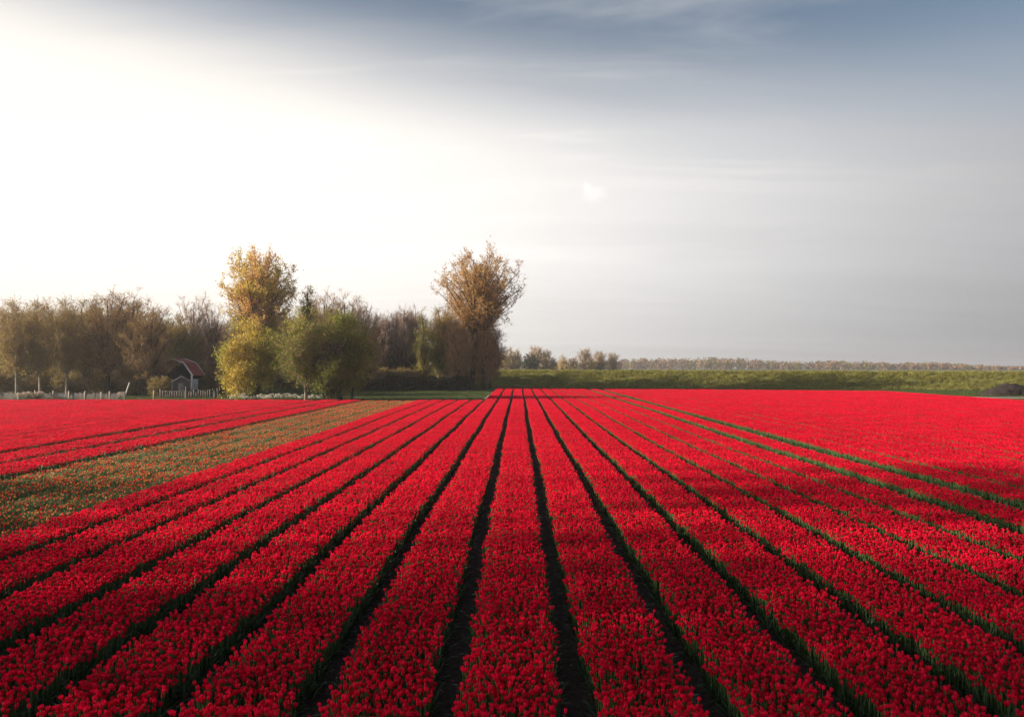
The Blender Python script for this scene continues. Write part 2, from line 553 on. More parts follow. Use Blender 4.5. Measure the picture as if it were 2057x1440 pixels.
def bed_tile(seed, width, red=True):
    rg = np.random.default_rng(seed)
    mb = MB()
    sp = 0.058
    for gx in np.arange(-width / 2 + 0.02, width / 2 - 0.01, sp):
        for gy in np.arange(0, TL, sp):
            x, y = gx + rg.normal(0, 0.018), gy + rg.normal(0, 0.018)
            edge = abs(x) > width / 2 - 0.09
            if red:
                if rg.random() < 0.05:
                    add_tulip(mb, x, y, rg, bloom=False, nleaf=2)
                else:
                    add_tulip(mb, x, y, rg, nleaf=1 if (edge or rg.random() < 0.8) else 2)
            else:
                k = rg.random()
                add_tulip(mb, x, y, rg, hgt=0.36, bloom=k < 0.12, orange=k > 0.05, leaf_mat=4 if rg.random() < 0.93 else 2,
                          nleaf=2 if k < 0.5 else 3)
    # leaves that hang out into the furrow on both sides
    for side in (-1, 1):
        for k in range(6 if red else 10):
            y = rg.uniform(0, TL)
            az = (0 if side > 0 else math.pi) + rg.normal(0, 0.75)
            add_leaf_blade(mb, (side * (width / 2 - rg.uniform(0.0, 0.07)), y, 0.02), az, rg.uniform(0.16, 0.30), rg.uniform(0.03, 0.05),
                           rg.uniform(0.8, 1.35), rg.uniform(0.2, 0.55), np.clip(rg.normal(0.5, 0.25), 0, 1), 2 if red else 4)
    return mb.mesh('bed_tile', TULIP_MATS)


BED_W = 1.12
red_tiles = proto_collection('red_tulip_tile', [bed_tile(100 + i, BED_W) for i in range(9)])
green_tiles = proto_collection('picked_tulip_tile', [bed_tile(200 + i, BED_W + 0.12, red=False) for i in range(5)])


def bed_points(xc, y0, y1, width=BED_W, nv=9, hs=1.0):
    ys = np.arange(y0, y1, TL * 0.97)
    n = len(ys)
    flip = rng.random(n) < 0.5
    wob = 0.022 * np.sin(ys * 0.35 + xc * 3) + 0.02 * np.sin(ys * 0.11 + xc * 7) + rng.normal(0, 0.016, n)
    pts = np.stack([np.full(n, xc) + wob, ys + np.where(flip, TL, 0.0), np.zeros(n)], 1)
    rot = np.stack([np.zeros(n), np.zeros(n), np.where(flip, math.pi, 0.0)], 1)
    hz = hs * (1.0 + 0.05 * np.sin(ys * 0.13 + xc) + rng.normal(0, 0.025, n))
    scl = np.stack([np.full(n, width / BED_W) * rng.uniform(0.985, 1.015, n), np.ones(n), hz], 1)
    return pts, rot, scl, rng.integers(0, nv, n)


def soil_ridge(parent, xc, y0, y1, w):
    """the low raised bed the plants stand in"""
    mb = MB()
    ys = np.arange(y0, y1 + 1.5, 1.5)
    ys[-1] = y1
    V = []
    for y in ys:
        for dx, z in ((-w / 2 - 0.08, -0.01), (-w / 2 + 0.03, 0.045), (0, 0.055), (w / 2 - 0.03, 0.045), (w / 2 + 0.08, -0.01)):
            V.append((xc + dx + rng.normal(0, 0.008), y, z + rng.normal(0, 0.004)))
    F = [(i * 5 + j, i * 5 + j + 1, i * 5 + 6 + j, i * 5 + 5 + j) for i in range(len(ys) - 1) for j in range(4)]
    mb.add(V, F)
    return mb.build('soil_ridge', M['soil'], parent, smooth_shade=True)


Y_NEAR0, Y_SINGLE0, Y_SINGLE1 = 4.0, 7.80, 7.97
GAP0 = -0.87                                  # centre of the furrow left of the central bed


def make_bed(xc, label, group, width=BED_W, red=True, y0=Y_NEAR0, y1=None, singles=False):
    y1 = far_end(xc) if y1 is None else y1
    root = empty('tulip_bed', (xc, y0, 0))
    tag(root, label, 'flower bed', group)
    r = soil_ridge(root, 0.0, 0.0, y1 - y0, width)
    segs = [(y0, y1)] if not singles else [(y0, Y_SINGLE0 - TL), (Y_SINGLE1 + 0.01, y1)]
    parts = [bed_points(0.0, a - y0, b - y0, width, 9 if red else 5) for a, b in segs]
    P_, R_, S_, I_ = (np.concatenate([p[i] for p in parts]) for i in range(4))
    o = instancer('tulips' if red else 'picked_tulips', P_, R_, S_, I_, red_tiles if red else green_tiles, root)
    tag(o, kind='stuff')
    return root


ORD = ['first', 'second', 'third', 'fourth', 'fifth', 'sixth', 'seventh', 'eighth']
bed_centres = {}
G_RED = 'red tulip beds fanning out towards the camera'
make_bed(GAP0 + 0.75, 'central red tulip bed running straight from bottom centre to the grassy dike', G_RED, singles=True)
bed_centres[0] = GAP0 + 0.75
for k in range(1, 8):
    xc = GAP0 + 0.75 + 1.5 * k
    bed_centres[k] = xc
    make_bed(xc, '%s red tulip bed to the right of the central bed' % ORD[k - 1], G_RED, singles=k <= 3)
for k in range(1, 8):
    xc = GAP0 + 0.75 - 1.5 * k
    bed_centres[-k] = xc
    lab = '%s red tulip bed to the left of the central bed' % ORD[k - 1]
    if k == 7:
        lab = 'red tulip bed bordering the green and orange picked strip on its right'
    make_bed(xc, lab, G_RED, singles=k <= 3)
G_GREEN = 'green beds with most tulip heads picked off'
for k, word in zip(range(8, 12), ('nearest', 'second nearest', 'third nearest', 'farthest')):
    make_bed(GAP0 + 0.75 - 1.5 * k, 'green tulip bed with picked heads, %s of the four from the camera' % word, G_GREEN, width=1.06, red=False)
G_TRACK = 'red tulip beds between the green tractor tracks'
make_bed(-18.62, 'red tulip bed just beyond the green picked strip, before the first tractor track', G_TRACK, width=1.75)
make_bed(-21.15, 'narrow red tulip bed between the two green tracks on the left', G_TRACK, width=1.75)
make_bed(12.35, 'narrow red tulip bed between the two wide green tracks on the right', G_TRACK, width=1.05)

# the rest of the field, left and right: beds too thin to tell apart
for name, x_from, x_to, st in (('tulip_field', 14.62, 55.2, 1.5), ('tulip_field', -23.45, -66, -1.5)):
    parts = []
    x = x_from
    while (x < x_to) if st > 0 else (x > x_to):
        near = max(Y_NEAR0, abs(x) / 0.80 - 6)
        parts.append(bed_points(x, near, far_end(x), BED_W + 0.03))
        x += st
    P_, R_, S_, I_ = (np.concatenate([p[i] for p in parts]) for i in range(4))
    # strips where the beds grow a little lower, so that faint lines show
    tag(instancer(name, P_, R_, S_, I_, red_tiles),
        'red tulips massed beyond the wide green tracks on the right' if st > 0 else 'red tulips massed beyond the tracks on the left, before the wood',
        'tulip field', kind='stuff')

# single tulips across the bottom edge of the picture
tulip_meshes = []
for i in range(10):
    mb = MB()
    add_tulip(mb, 0.0, 0.0, np.random.default_rng(900 + i), nleaf=2)
    tulip_meshes.append(mb.mesh('tulip', TULIP_MATS))
place = {0: 'the central bed', 1: 'the first bed right of the central one', 2: 'the second bed right of the central one', 3: 'the third bed right of the central one',
         -1: 'the first bed left of the central one', -2: 'the second bed left of the central one', -3: 'the third bed left of the central one'}
for k in range(-3, 4):
    for gx in np.arange(-BED_W / 2 + 0.03, BED_W / 2 - 0.01, 0.060):
        for gy in np.arange(Y_SINGLE0, Y_SINGLE1, 0.070):
            o = link('tulip', tulip_meshes[rng.integers(0, 10)], None,
                     (bed_centres[k] + gx + rng.normal(0, 0.016), gy + rng.normal(0, 0.014), 0.05))
            o.rotation_euler = (0, 0, rng.uniform(0, 6.28))
            o.scale = (1, 1, rng.uniform(0.92, 1.06))
            tag(o, 'red tulip at the bottom edge, in ' + place[k], 'tulip', 'nearest tulips of ' + place[k])


# ------------------------------------------------------------------ grass tufts
def tuft(seed, n, h, spread, width):
    rg = np.random.default_rng(seed)
    mb = MB()
    for i in range(n):
        add_leaf_blade(mb, (rg.normal(0, spread), rg.normal(0, spread), -0.02), rg.uniform(0, 6.28), h * rg.uniform(0.6, 1.15), width * rg.uniform(0.7, 1.3),
                       rg.uniform(0.8, 1.45), rg.uniform(0.1, 0.5), np.clip(rg.normal(0.5, 0.28), 0, 1), 0)
    return mb


rough = proto_collection('rough_tuft', [tuft(i, 46, 0.62, 0.26, 0.045).mesh('tuft', [M['grass']]) for i in range(6)])
low = proto_collection('low_tuft', [tuft(50 + i, 60, 0.17, 0.22, 0.022).mesh('tuft', [M['grass_low']]) for i in range(5)])
track_t = proto_collection('track_tuft', [tuft(80 + i, 44, 0.22, 0.17, 0.026).mesh('tuft', [M['track']]) for i in range(5)])


def scatter(name, xy, z, coll, nv, s0, s1, label, cat):
    n = len(xy)
    s = rng.uniform(s0, s1, n)
    pts = np.column_stack([xy, z])
    rot = np.column_stack([np.zeros(n), np.zeros(n), rng.uniform(0, 6.28, n)])
    scl = np.column_stack([s, s, s * rng.uniform(0.75, 1.25, n)])
    return tag(instancer(name, pts, rot, scl, rng.integers(0, nv, n), coll), label, cat, kind='stuff')


# on the dike face
n = 15000
x = rng.uniform(-18, 135, n)
t = rng.random(n)
dy = t * 11.0
z = np.interp(dy, [p[0] for p in prof], [p[1] for p in prof])
keep = rng.random(n) < 0.35 + 0.65 * (np.sin(x * 0.9 + dy * 0.7) * np.sin(x * 0.37 - dy * 1.1) > -0.25)
yy = np.array([dike_foot(q) for q in x]) + dy
z = z - 0.0023 * np.maximum(x, 0) * np.minimum(1, z / 2)
scatter('dike_grass', np.column_stack([x, yy])[keep], z[keep], rough, 6, 0.42, 0.90, 'rough yellow green grass covering the long dike', 'grass')
# short grass on the lawn and the verge
n = 15000
x = rng.uniform(-62, 62, n)
y = rng.uniform(83.8, 148, n)
fe = np.array([far_end(q) for q in x])
keep = (y > fe + 0.9) & (np.abs(x + 4.2) > 0.3) & ((x < 56) | (y < 150))
scatter('lawn_grass', np.column_stack([x, y])[keep], np.zeros(keep.sum()), low, 5, 0.6, 1.3, 'short green grass between the tulip field and the trees', 'grass')
n = 3000
x = rng.uniform(56.5, 90, n)
y = rng.uniform(70, 130, n)
keep = ~((y > 93) & (y < 102) & (x > 58)) & ~((y > 98) & (x < 60))
scatter('verge_grass', np.column_stack([x, y])[keep], np.zeros(keep.sum()), low, 5, 0.8, 1.6, 'green grass verge at the right end of the tulip field', 'grass')
# tractor tracks overgrown with low green
xs_, ys_, = [], []
for xc, w in ((11.27, 0.42), (13.42, 0.30), (-19.85, 0.16), (-22.35, 0.16), (-17.55, 0.1)):
    y1 = far_end(xc)
    m = int((y1 - 4) * w * 22)
    xs_.append(xc + rng.uniform(-w, w, m))
    ys_.append(rng.uniform(4, y1, m))
xy = np.column_stack([np.concatenate(xs_), np.concatenate(ys_)])
scatter('track_plants', xy, np.zeros(len(xy)), track_t, 5, 0.7, 1.35, 'low green plants filling the tractor tracks between tulip beds', 'ground cover')


# petals fallen into the furrows
mb = MB()
for i in range(900):
    k = int(rng.integers(-5, 7))
    y = 5 + 32 * rng.random() ** 1.6
    c = np.array([GAP0 + 1.5 * k + rng.uniform(-0.17, 0.17), y, 0.015])
    a = rng.uniform(0, 6.28)
    u = np.array([math.cos(a), math.sin(a), rng.uniform(-0.2, 0.2)]) * rng.uniform(0.015, 0.028)
    w = np.array([-math.sin(a), math.cos(a), rng.uniform(-0.2, 0.2)]) * 0.014
    mb.add([c - u, c + w, c + u, c - w], [(0, 1, 2, 3)], rng.uniform(0.1, 0.9), int(rng.random() < 0.25))
tag(mb.build('fallen_petals', [M['petal'], M['tleaf_bright']]), 'fallen petals and leaf bits on the dark soil of the furrows', 'petals', kind='stuff')


# ------------------------------------------------------------------ trees
def bez(p0, p1, p2, n):
    t = np.linspace(0, 1, n)[:, None]
    return (1 - t) ** 2 * p0 + 2 * t * (1 - t) * p1 + t ** 2 * p2


def ribbons(mb, P0, P1, w0, w1, col, rg):
    """many thin tapering twigs at once, each a flat strip turned at random"""
    d = P1 - P0
    r = rg.normal(0, 1, d.shape)
    s = np.cross(d, r)
    s /= np.linalg.norm(s, axis=1)[:, None] + 1e-9
    n = len(P0)
    V = np.stack([P0 + s * w0 / 2, P0 - s * w0 / 2, P1 - s * w1 / 2, P1 + s * w1 / 2], 1).reshape(-1, 3)
    F = np.arange(n)[:, None] * 4 + np.array([[0, 1, 2, 3]])
    mb.add(V, F, np.repeat(col, 4))


def leaves(mb, C, size, col, rg, mat=0):
    n = len(C)
    a = rg.normal(0, 1, (n, 3))
    a /= np.linalg.norm(a, axis=1)[:, None]
    b = np.cross(a, rg.normal(0, 1, (n, 3)))
    b /= np.linalg.norm(b, axis=1)[:, None] + 1e-9
    s = (size * rg.uniform(0.6, 1.4, n))[:, None]
    V = np.stack([C - a * s * 0.5, C + b * s * 0.32, C + a * s * 0.5, C - b * s * 0.32], 1).reshape(-1, 3)
    F = np.arange(n)[:, None] * 4 + np.array([[0, 1, 2, 3]])
    mb.add(V, F, np.repeat(col, 4), mat)


def make_tree(name, H, rx, crown0, seed, bark='bark', twig='twig', leaf=('leaf_olive',), n_limb=16, n_sub=7, n_twig=9, twig_len=0.9,
              n_leaf=3, leaf_size=0.16, trunk_r=None, lean=0.0, shape='oval', stems=1, twig_w=0.035, fork=0.25, ry=None, crown_dx=0.0, lump=0.34):
    """tapered trunk(s) with limbs as one part, the crown of twigs and leaves as another; base at the origin"""
    rg = np.random.default_rng(seed)
    root = empty(name)
    ry = ry or rx
    tb, cb = MB(), MB()
    tr = trunk_r or H * 0.017
    zc = (H + crown0) / 2
    rz = (H - crown0) / 2
    stems_top = []
    for s in range(stems):
        if stems == 1:
            base = np.array([0.0, 0, -0.1])
            top = np.array([lean * H + crown_dx, rg.normal(0, 0.2), H * (0.86 if shape != 'vase' else 0.7)])
        else:
            a = rg.uniform(0, 6.28)
            base = np.array([math.cos(a) * rx * 0.22, math.sin(a) * ry * 0.22, -0.1])
            top = np.array([math.cos(a) * rx * 0.5 + crown_dx, math.sin(a) * ry * 0.5, H * rg.uniform(0.6, 0.85)])
        mid = (base + top) / 2 + np.array([rg.normal(0, 0.02 * H), rg.normal(0, 0.02 * H), 0])
        pts = bez(base, mid, top, 9)
        rad = tr / math.sqrt(stems) * np.linspace(1.0, 0.22, 9)
        rad[0] *= 1.35
        tb.tube(pts, rad, 7 if stems == 1 else 5)
        stems_top.append(pts)
    # outline: lumps give the crown an uneven edge
    lump_d = rg.normal(0, 1, (15, 3))
    lump_d /= np.linalg.norm(lump_d, axis=1)[:, None]
    lump_a = rg.uniform(-lump, lump, 15)

    def envelope(d):
        k = np.clip(d @ lump_d.T, 0, 1) ** 4 @ lump_a
        return 1 + k

    T0, T1, TC = [], [], []
    ga = math.pi * (3 - math.sqrt(5))
    for i in range(n_limb):
        zf = 1 - 2 * (i + 0.5) / n_limb
        af = i * ga + rg.normal(0, 0.25)
        d = np.array([math.cos(af) * math.sqrt(1 - zf * zf), math.sin(af) * math.sqrt(1 - zf * zf), zf]) + rg.normal(0, 0.12, 3)
        d /= np.linalg.norm(d)
        if shape == 'vase':
            d[2] = d[2] * 0.95 + 0.04
            d /= np.linalg.norm(d)
        rr = min(1.06, envelope(d[None])[0]) * (rg.uniform(0.70, 0.98) if rg.random() < 0.72 else rg.uniform(0.25, 0.6))
        sx, sy = rx, ry
        if shape == 'cone':
            hh = (d[2] * rr + 1) / 2
            f = max(0.06, 1.15 * (1 - hh) ** 0.8)
            end = np.array([d[0] * rx * f, d[1] * ry * f, crown0 + (H - crown0) * hh * 0.97])
        elif shape == 'column':
            f = 1.0 - 0.35 * max(0, d[2]) ** 2
            end = np.array([d[0] * rx * rr * f, d[1] * ry * rr * f, zc + d[2] * rz * rr])
        else:
            f = 1.0
            if shape == 'vase':                     # wider above the middle
                f = 1.08
            end = np.array([d[0] * sx * rr * f, d[1] * sy * rr * f, zc + d[2] * rz * rr])
        end[0] += crown_dx + (lean * end[2] if stems == 1 else 0)
        pts_s = stems_top[rg.integers(0, stems)]
        tz = np.clip(crown0 * 0.6 + (end[2] - crown0) * rg.uniform(0.2, 0.65), H * fork * 0.8, H * 0.8)
        if shape == 'vase':
            tz = rg.uniform(H * fork, H * (fork + 0.16 + 0.12 * max(0, d[2])))
        j = int(np.argmin(np.abs(pts_s[:, 2] - tz)))
        j = max(1, min(j, len(pts_s) - 2))
        p0 = pts_s[j]
        out = end - p0
        p1 = p0 + out * 0.45 + np.array([-0.18 * out[0], -0.18 * out[1], (0.10 if shape == 'vase' else 0.06) * abs(out[2]) - (0.12 * out[2] if shape == 'vase' else 0)])
        lp = bez(p0, p1, end, 7)
        r0 = tr * rg.uniform(0.28, 0.5) / math.sqrt(stems)
        tb.tube(lp, r0 * np.linspace(1, 0.18, 7), 4)
        ldir = out / (np.linalg.norm(out) + 1e-9)
        for s in range(n_sub):
            t = rg.uniform(0.3, 1.0) ** 0.8 * 5.999
            q0 = lp[int(t)] + (lp[int(t) + 1] - lp[int(t)]) * (t - int(t))
            dd = ldir * 0.5 + rg.normal(0, 0.7, 3) + np.array([0, 0, 0.45])
            dd /= np.linalg.norm(dd)
            ln = rg.uniform(0.16, 0.42) * min(rx, rz) * (0.7 if shape == 'cone' else 1.0)
            q1 = q0 + dd * ln
            T0.append(q0[None]); T1.append(q1[None]); TC.append(np.array([0.25]))
            m = n_twig
            tt = rg.uniform(0.15, 1.0, m)[:, None]
            a0 = q0 + (q1 - q0) * tt
            td = dd * 0.6 + rg.normal(0, 0.55, (m, 3)) + np.array([0, 0, 0.35])
            td /= np.linalg.norm(td, axis=1)[:, None]
            a1 = a0 + td * (twig_len * rg.uniform(0.5, 1.3, m))[:, None]
            T0.append(a0); T1.append(a1); TC.append(np.clip(rg.normal(0.5, 0.22, m), 0, 1))
    T0, T1, TC = np.concatenate(T0), np.concatenate(T1), np.concatenate(TC)
    ribbons(cb, T0, T1, twig_w, twig_w * 0.35, TC, rg)
    mats = [M[twig]]
    if n_leaf:
        mats += [M[q] for q in leaf]
        tt = rg.uniform(0.1, 1.1, (len(T0), n_leaf))
        C = (T0[:, None] + (T1 - T0)[:, None] * tt[..., None]).reshape(-1, 3) + rg.normal(0, 0.10 * twig_len + 0.03, (len(T0) * n_leaf, 3))
        tone = np.repeat(np.clip(rg.normal(0.5, 0.22, len(T0)), 0, 1), n_leaf)
        if len(leaf) > 1:                          # second leaf colour grows in patches
            pd = rg.normal(0, 1, 3) / max(rx, rz)
            sel = (np.sin(C @ pd * 2.2 + rg.uniform(0, 6)) + rg.normal(0, 0.35, len(C))) > 0.12
            leaves(cb, C[~sel], leaf_size, tone[~sel], rg, 1)
            leaves(cb, C[sel], leaf_size, tone[sel], rg, 2)
        else:
            leaves(cb, C, leaf_size, tone, rg, 1)
    tb.build('trunk', M[bark], root, smooth_shade=True)
    cb.build('crown', mats, root)
    return root


def put(t, px, d, label, cat='tree', group=None, rz=0.0, sx=1.0, sz=1.0):
    t.location = (px_x(px, d), d, 0)
    t.rotation_euler = (0, 0, rz)
    t.scale = (sx, sx, sz)
    for k in ('group',):
        if k in t:
            del t[k]
    return tag(t, label, cat, group)


def hgt(py, d):
    return px_z(py, d)


# the two tall poplars
put(make_tree('poplar', hgt(490, 125), 7.0, hgt(668, 125), 3, leaf=('leaf_bronze', 'leaf_gold'), n_limb=80, n_sub=13, n_twig=9, n_leaf=4, leaf_size=0.26,
              shape='oval', fork=0.24, trunk_r=0.42, twig_len=1.0, lump=0.2), 520, 125,
    'tall poplar with bronze and golden leaves above the round lime green bush', 'tree')
put(make_tree('poplar', hgt(502, 132), 7.9, hgt(650, 132), 12, leaf=('leaf_bronze',), n_limb=84, n_sub=13, n_twig=9, n_leaf=4, leaf_size=0.22,
              shape='oval', fork=0.30, trunk_r=0.55, twig_len=1.0, crown_dx=1.9, lump=0.2), 945, 132,
    'tall spreading poplar with thin bronze leaves at the end of the wood', 'tree')

# bushes and small trees in front of the poplars
put(make_tree('bush', hgt(652, 91), 4.5, 0.3, 21, leaf=('leaf_lime', 'leaf_gold'), n_limb=90, n_sub=10, n_twig=9, n_leaf=4, leaf_size=0.18, stems=5, trunk_r=0.30), 497, 91,
    'round lime yellow bush standing right of the small barn', 'bush')
put(make_tree('tree', hgt(634, 88), 3.9, 2.2, 22, bark='bark_pale', leaf=('leaf_lime', 'leaf_green'), n_limb=70, n_sub=10, n_twig=9, n_leaf=3, leaf_size=0.15, trunk_r=0.17), 614, 88,
    'small tree with pale slim trunk and olive brown crown between the green bushes', 'tree')
put(make_tree('bush', hgt(624, 90), 3.8, 0.3, 23, leaf=('leaf_lime', 'leaf_green'), n_limb=90, n_sub=10, n_twig=9, n_leaf=4, leaf_size=0.18, stems=4, trunk_r=0.28), 692, 90,
    'fresh green tall bush right of the pale trunked small tree', 'bush')
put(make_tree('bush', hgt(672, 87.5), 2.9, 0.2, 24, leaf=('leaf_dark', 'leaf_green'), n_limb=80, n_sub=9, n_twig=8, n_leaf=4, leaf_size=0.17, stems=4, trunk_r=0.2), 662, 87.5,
    'dark shaded bush under the fresh green one at the field edge', 'bush')
put(make_tree('conical_tree', hgt(556, 130), 2.5, 4.0, 25, leaf=('leaf_green', 'leaf_olive'), n_limb=60, n_sub=7, n_twig=8, n_leaf=3, leaf_size=0.22, shape='column', trunk_r=0.26), 617, 130,
    'narrow conical pale green tree right of the golden poplar', 'tree')
# wood behind, from left to right
b1 = make_tree('bare_tree', 15.0, 4.3, 1.6, 31, leaf=('leaf_olive',), n_limb=80, n_sub=11, n_twig=11, n_leaf=1, leaf_size=0.14, twig_w=0.042)
b2 = make_tree('bare_tree', 15.0, 3.8, 3.5, 32, twig='twig_pale', n_limb=60, n_sub=10, n_twig=10, n_leaf=0, twig_w=0.035)
b3 = make_tree('bare_tree', 15.0, 2.1, 5.0, 33, twig='twig_pale', n_limb=40, n_sub=9, n_twig=10, n_leaf=0, shape='column', twig_w=0.035, trunk_r=0.2)
b4 = make_tree('olive_tree', 14.0, 4.3, 0.8, 34, leaf=('leaf_olive', 'leaf_green'), n_limb=80, n_sub=10, n_twig=9, n_leaf=3, leaf_size=0.16)
b5 = make_tree('birch_tree', 14.0, 3.9, 2.4, 35, bark='bark_pale', leaf=('leaf_olive', 'leaf_gold'), n_limb=70, n_sub=10, n_twig=9, n_leaf=2, leaf_size=0.15, trunk_r=0.17)
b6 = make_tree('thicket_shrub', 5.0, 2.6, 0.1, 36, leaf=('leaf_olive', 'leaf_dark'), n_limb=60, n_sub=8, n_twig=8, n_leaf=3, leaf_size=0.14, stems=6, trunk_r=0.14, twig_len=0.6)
used = set()


def grow(proto, px, d, top, label, group=None, wide=1.0, cat='tree', base_h=None):
    base_h = base_h or {b1: 15.0, b2: 15.0, b3: 15.0, b4: 14.0, b5: 14.0, b6: 5.0}[proto]
    if proto in used:
        t = copy_tree(proto)
    else:
        t = proto
        used.add(proto)
    sz = hgt(top, d) / base_h
    return put(t, px, d, label, cat, group, rng.uniform(0, 6.28), wide * (0.5 + 0.5 * sz), sz)


G_LW = 'trees of the wood on the left'
grow(b5, 28, 103, 598, 'pale trunked birch nearest the left edge of the photo', G_LW)
grow(b5, 76, 104, 600, 'pale straight birch, second from the left edge', G_LW)
grow(b5, 130, 103, 596, 'pale birch with yellowish crown behind the picket fence', G_LW)
grow(b4, 158, 112, 588, 'yellow green topped tree among the brown trees on the left', G_LW)
grow(b1, 212, 106, 582, 'broad brown twiggy tree, tallest of the left wood', G_LW, 1.2)
grow(b1, 262, 108, 586, 'brown twiggy tree right of the tallest one in the left wood', G_LW, 1.1)
grow(b1, 300, 103, 610, 'brown leaning shrubby tree overhanging the small barn', G_LW)
grow(b4, 345, 118, 622, 'olive green tree directly behind the barn', G_LW)
grow(b2, 385, 126, 580, 'bare pale tree between barn and golden poplar', G_LW)
grow(b2, 425, 128, 596, 'bare pale tree touching the left side of the golden poplar', G_LW)
lab = 'leafless tree in the rear rows of the left wood'
for px, top, pr in ((12, 604, b1), (50, 602, b4), (98, 598, b1), (185, 595, b4), (238, 592, b1), (310, 612, b4), (360, 640, b4)):
    grow(pr, px, 122, top + 6, lab, G_LW, 1.15)
for px, top, pr in ((20, 606, b1), (75, 610, b4), (130, 606, b1), (200, 604, b4), (270, 612, b1), (335, 640, b1), (400, 640, b4), (450, 640, b1)):
    grow(pr, px, 137, top + 8, lab, G_LW, 1.2)
G_SH = 'shrubs under the left wood'
for i, px in enumerate((-10, 12, 38, 58, 80, 104, 128, 150, 172, 194, 216, 238, 262, 284, 306, 328)):
    grow(b6, px, 107 + 3 * (i % 3), 738 + 7 * (i % 4), 'dark twiggy shrub in the undergrowth of the left wood', G_SH, 1.2, 'shrub')
grow(b6, 318, 100, 758, 'olive shrub left of the grey shed', G_SH, 1.0, 'shrub')
for i, px in enumerate((395, 430, 455)):
    grow(b6, px, 121 + 2 * i, 735, 'dark shrub in the gap behind barn and lime bush', 'shrubs behind the barn', 1.4, 'shrub')

G_MW = 'trees of the wood between the poplars'
lab = 'brown leafless tree in the gap behind poplar and bushes'
for px, top, pr in ((468, 622, b4), (505, 616, b4), (545, 612, b4), (580, 604, b4), (622, 612, b1), (668, 604, b4), (712, 612, b1), (750, 628, b1)):
    grow(pr, px, 146, top, lab, 'trees filling the gap behind the bushes', 1.1)
for i, px in enumerate((470, 505, 540, 575, 705, 735, 760)):
    grow(b6, px, 133, 742, 'dark shrub in the undergrowth behind the bushes', 'shrubs behind the bushes', 1.3, 'shrub')
grow(b1, 650, 140, 584, 'olive brown tree right of the conical tree', G_MW)
grow(b1, 692, 141, 590, 'olive brown tree, second right of the conical tree', G_MW)
grow(b2, 728, 140, 600, 'pale brown bare tree above the right end of the green bush', G_MW)
grow(b1, 738, 126, 632, 'pinkish brown bushy tree beside the fresh green bush', G_MW, 0.9)
lab = 'slim bare tree with dark upright trunk in the middle of the wood'
for px, top, d in ((768, 618, 137), (782, 612, 139), (797, 603, 141), (812, 598, 138), (826, 600, 142), (838, 606, 139), (760, 626, 143)):
    grow(b3, px, d, top, lab, G_MW, 1.0)
for px in (752, 775, 798, 822, 845):
    grow(b6, px, 147, 700 + rng.uniform(-6, 8), 'tall dark thicket shrub behind the slim bare trunks', 'thicket behind the slim trunks', 1.0, 'shrub')
put(make_tree('slim_tree', hgt(614, 134), 1.9, 0.8, 41, leaf=('leaf_lime', 'leaf_green'), n_limb=44, n_sub=6, n_twig=8, n_leaf=2, leaf_size=0.17, shape='column', trunk_r=0.18), 850, 134,
    'narrow lime green tree beside the slim bare trunks', 'tree', G_MW)
grow(b4, 882, 136, 606, 'olive leaved tree left of the spreading poplar', G_MW, 0.85)
grow(b1, 912, 137, 622, 'brown twiggy tree directly left of the spreading poplar trunk', G_MW, 0.9)
for px, top, pr in ((928, 618, b1), (985, 648, b1), (895, 606, b1)):
    grow(pr, px, 140.5, top, {928: 'brown twiggy tree just behind the spreading poplar trunk', 985: 'low brown tree at the very right end of the wood', 895: 'brown twiggy tree behind the olive leaved one left of the poplar'}[px], G_MW, 0.95)
put(make_tree('bare_tree', hgt(618, 137), 4.3, 0.8, 42, n_limb=90, n_sub=11, n_twig=12, n_leaf=0, twig_w=0.05, stems=3), 966, 137,
    'dense brown twiggy tree on the right end of the wood behind the poplar trunk', 'tree', G_MW)
for px, top, d in ((918, 640, 129.5), (972, 652, 130)):
    grow(b1, px, d, top, 'brown twiggy tree %s the foot of the spreading poplar' % ('left of' if px < 945 else 'right of'), G_MW, 0.75)
for i, px in enumerate((770, 790, 812, 835, 905, 930)):
    grow(b6, px, 134, 740 + 4 * (i % 2), 'low olive shrub behind the dark hedge', 'shrubs behind the hedge', 0.9, 'shrub')


# dark clipped hedge
def hedge(name, x0, x1, y, w, h, seed, n, label):
    rg = np.random.default_rng(seed)
    root = empty(name, ((x0 + x1) / 2, y, 0))
    hl = (x1 - x0) / 2
    cb, tb = MB(), MB()
    k = int(2 * hl / 0.7)
    for i in range(k):
        x = -hl + (i + 0.5) * 2 * hl / k
        top = np.array([x + rg.normal(0, 0.2), rg.normal(0, 0.15), h * 0.8])
        tb.tube(bez(np.array([x, 0, -0.05]), (top + [x, 0, 0]) / 2 + rg.normal(0, 0.1, 3), top, 4), np.linspace(0.045, 0.015, 4), 4)
    C = np.column_stack([rg.uniform(-hl, hl, n), rg.uniform(-w / 2, w / 2, n), rg.uniform(0.05, 1, n)])
    C[:, 2] *= h * (1 + 0.06 * np.sin(C[:, 0] * 1.1) + 0.04 * np.sin(C[:, 0] * 3.3) + rg.normal(0, 0.02, n))
    leaves(cb, C, 0.22, np.clip(rg.normal(0.5, 0.22, n), 0, 1), rg)
    tb.build('stems', M['bark'], root)
    cb.build('crown', [M['hedge']], root)
    return tag(root, label, 'hedge')


hedge('hedge', px_x(742, 126), px_x(940, 126), 126, 2.2, 2.35, 51, 9000, 'long low dark hedge left of the spreading poplar trunk')

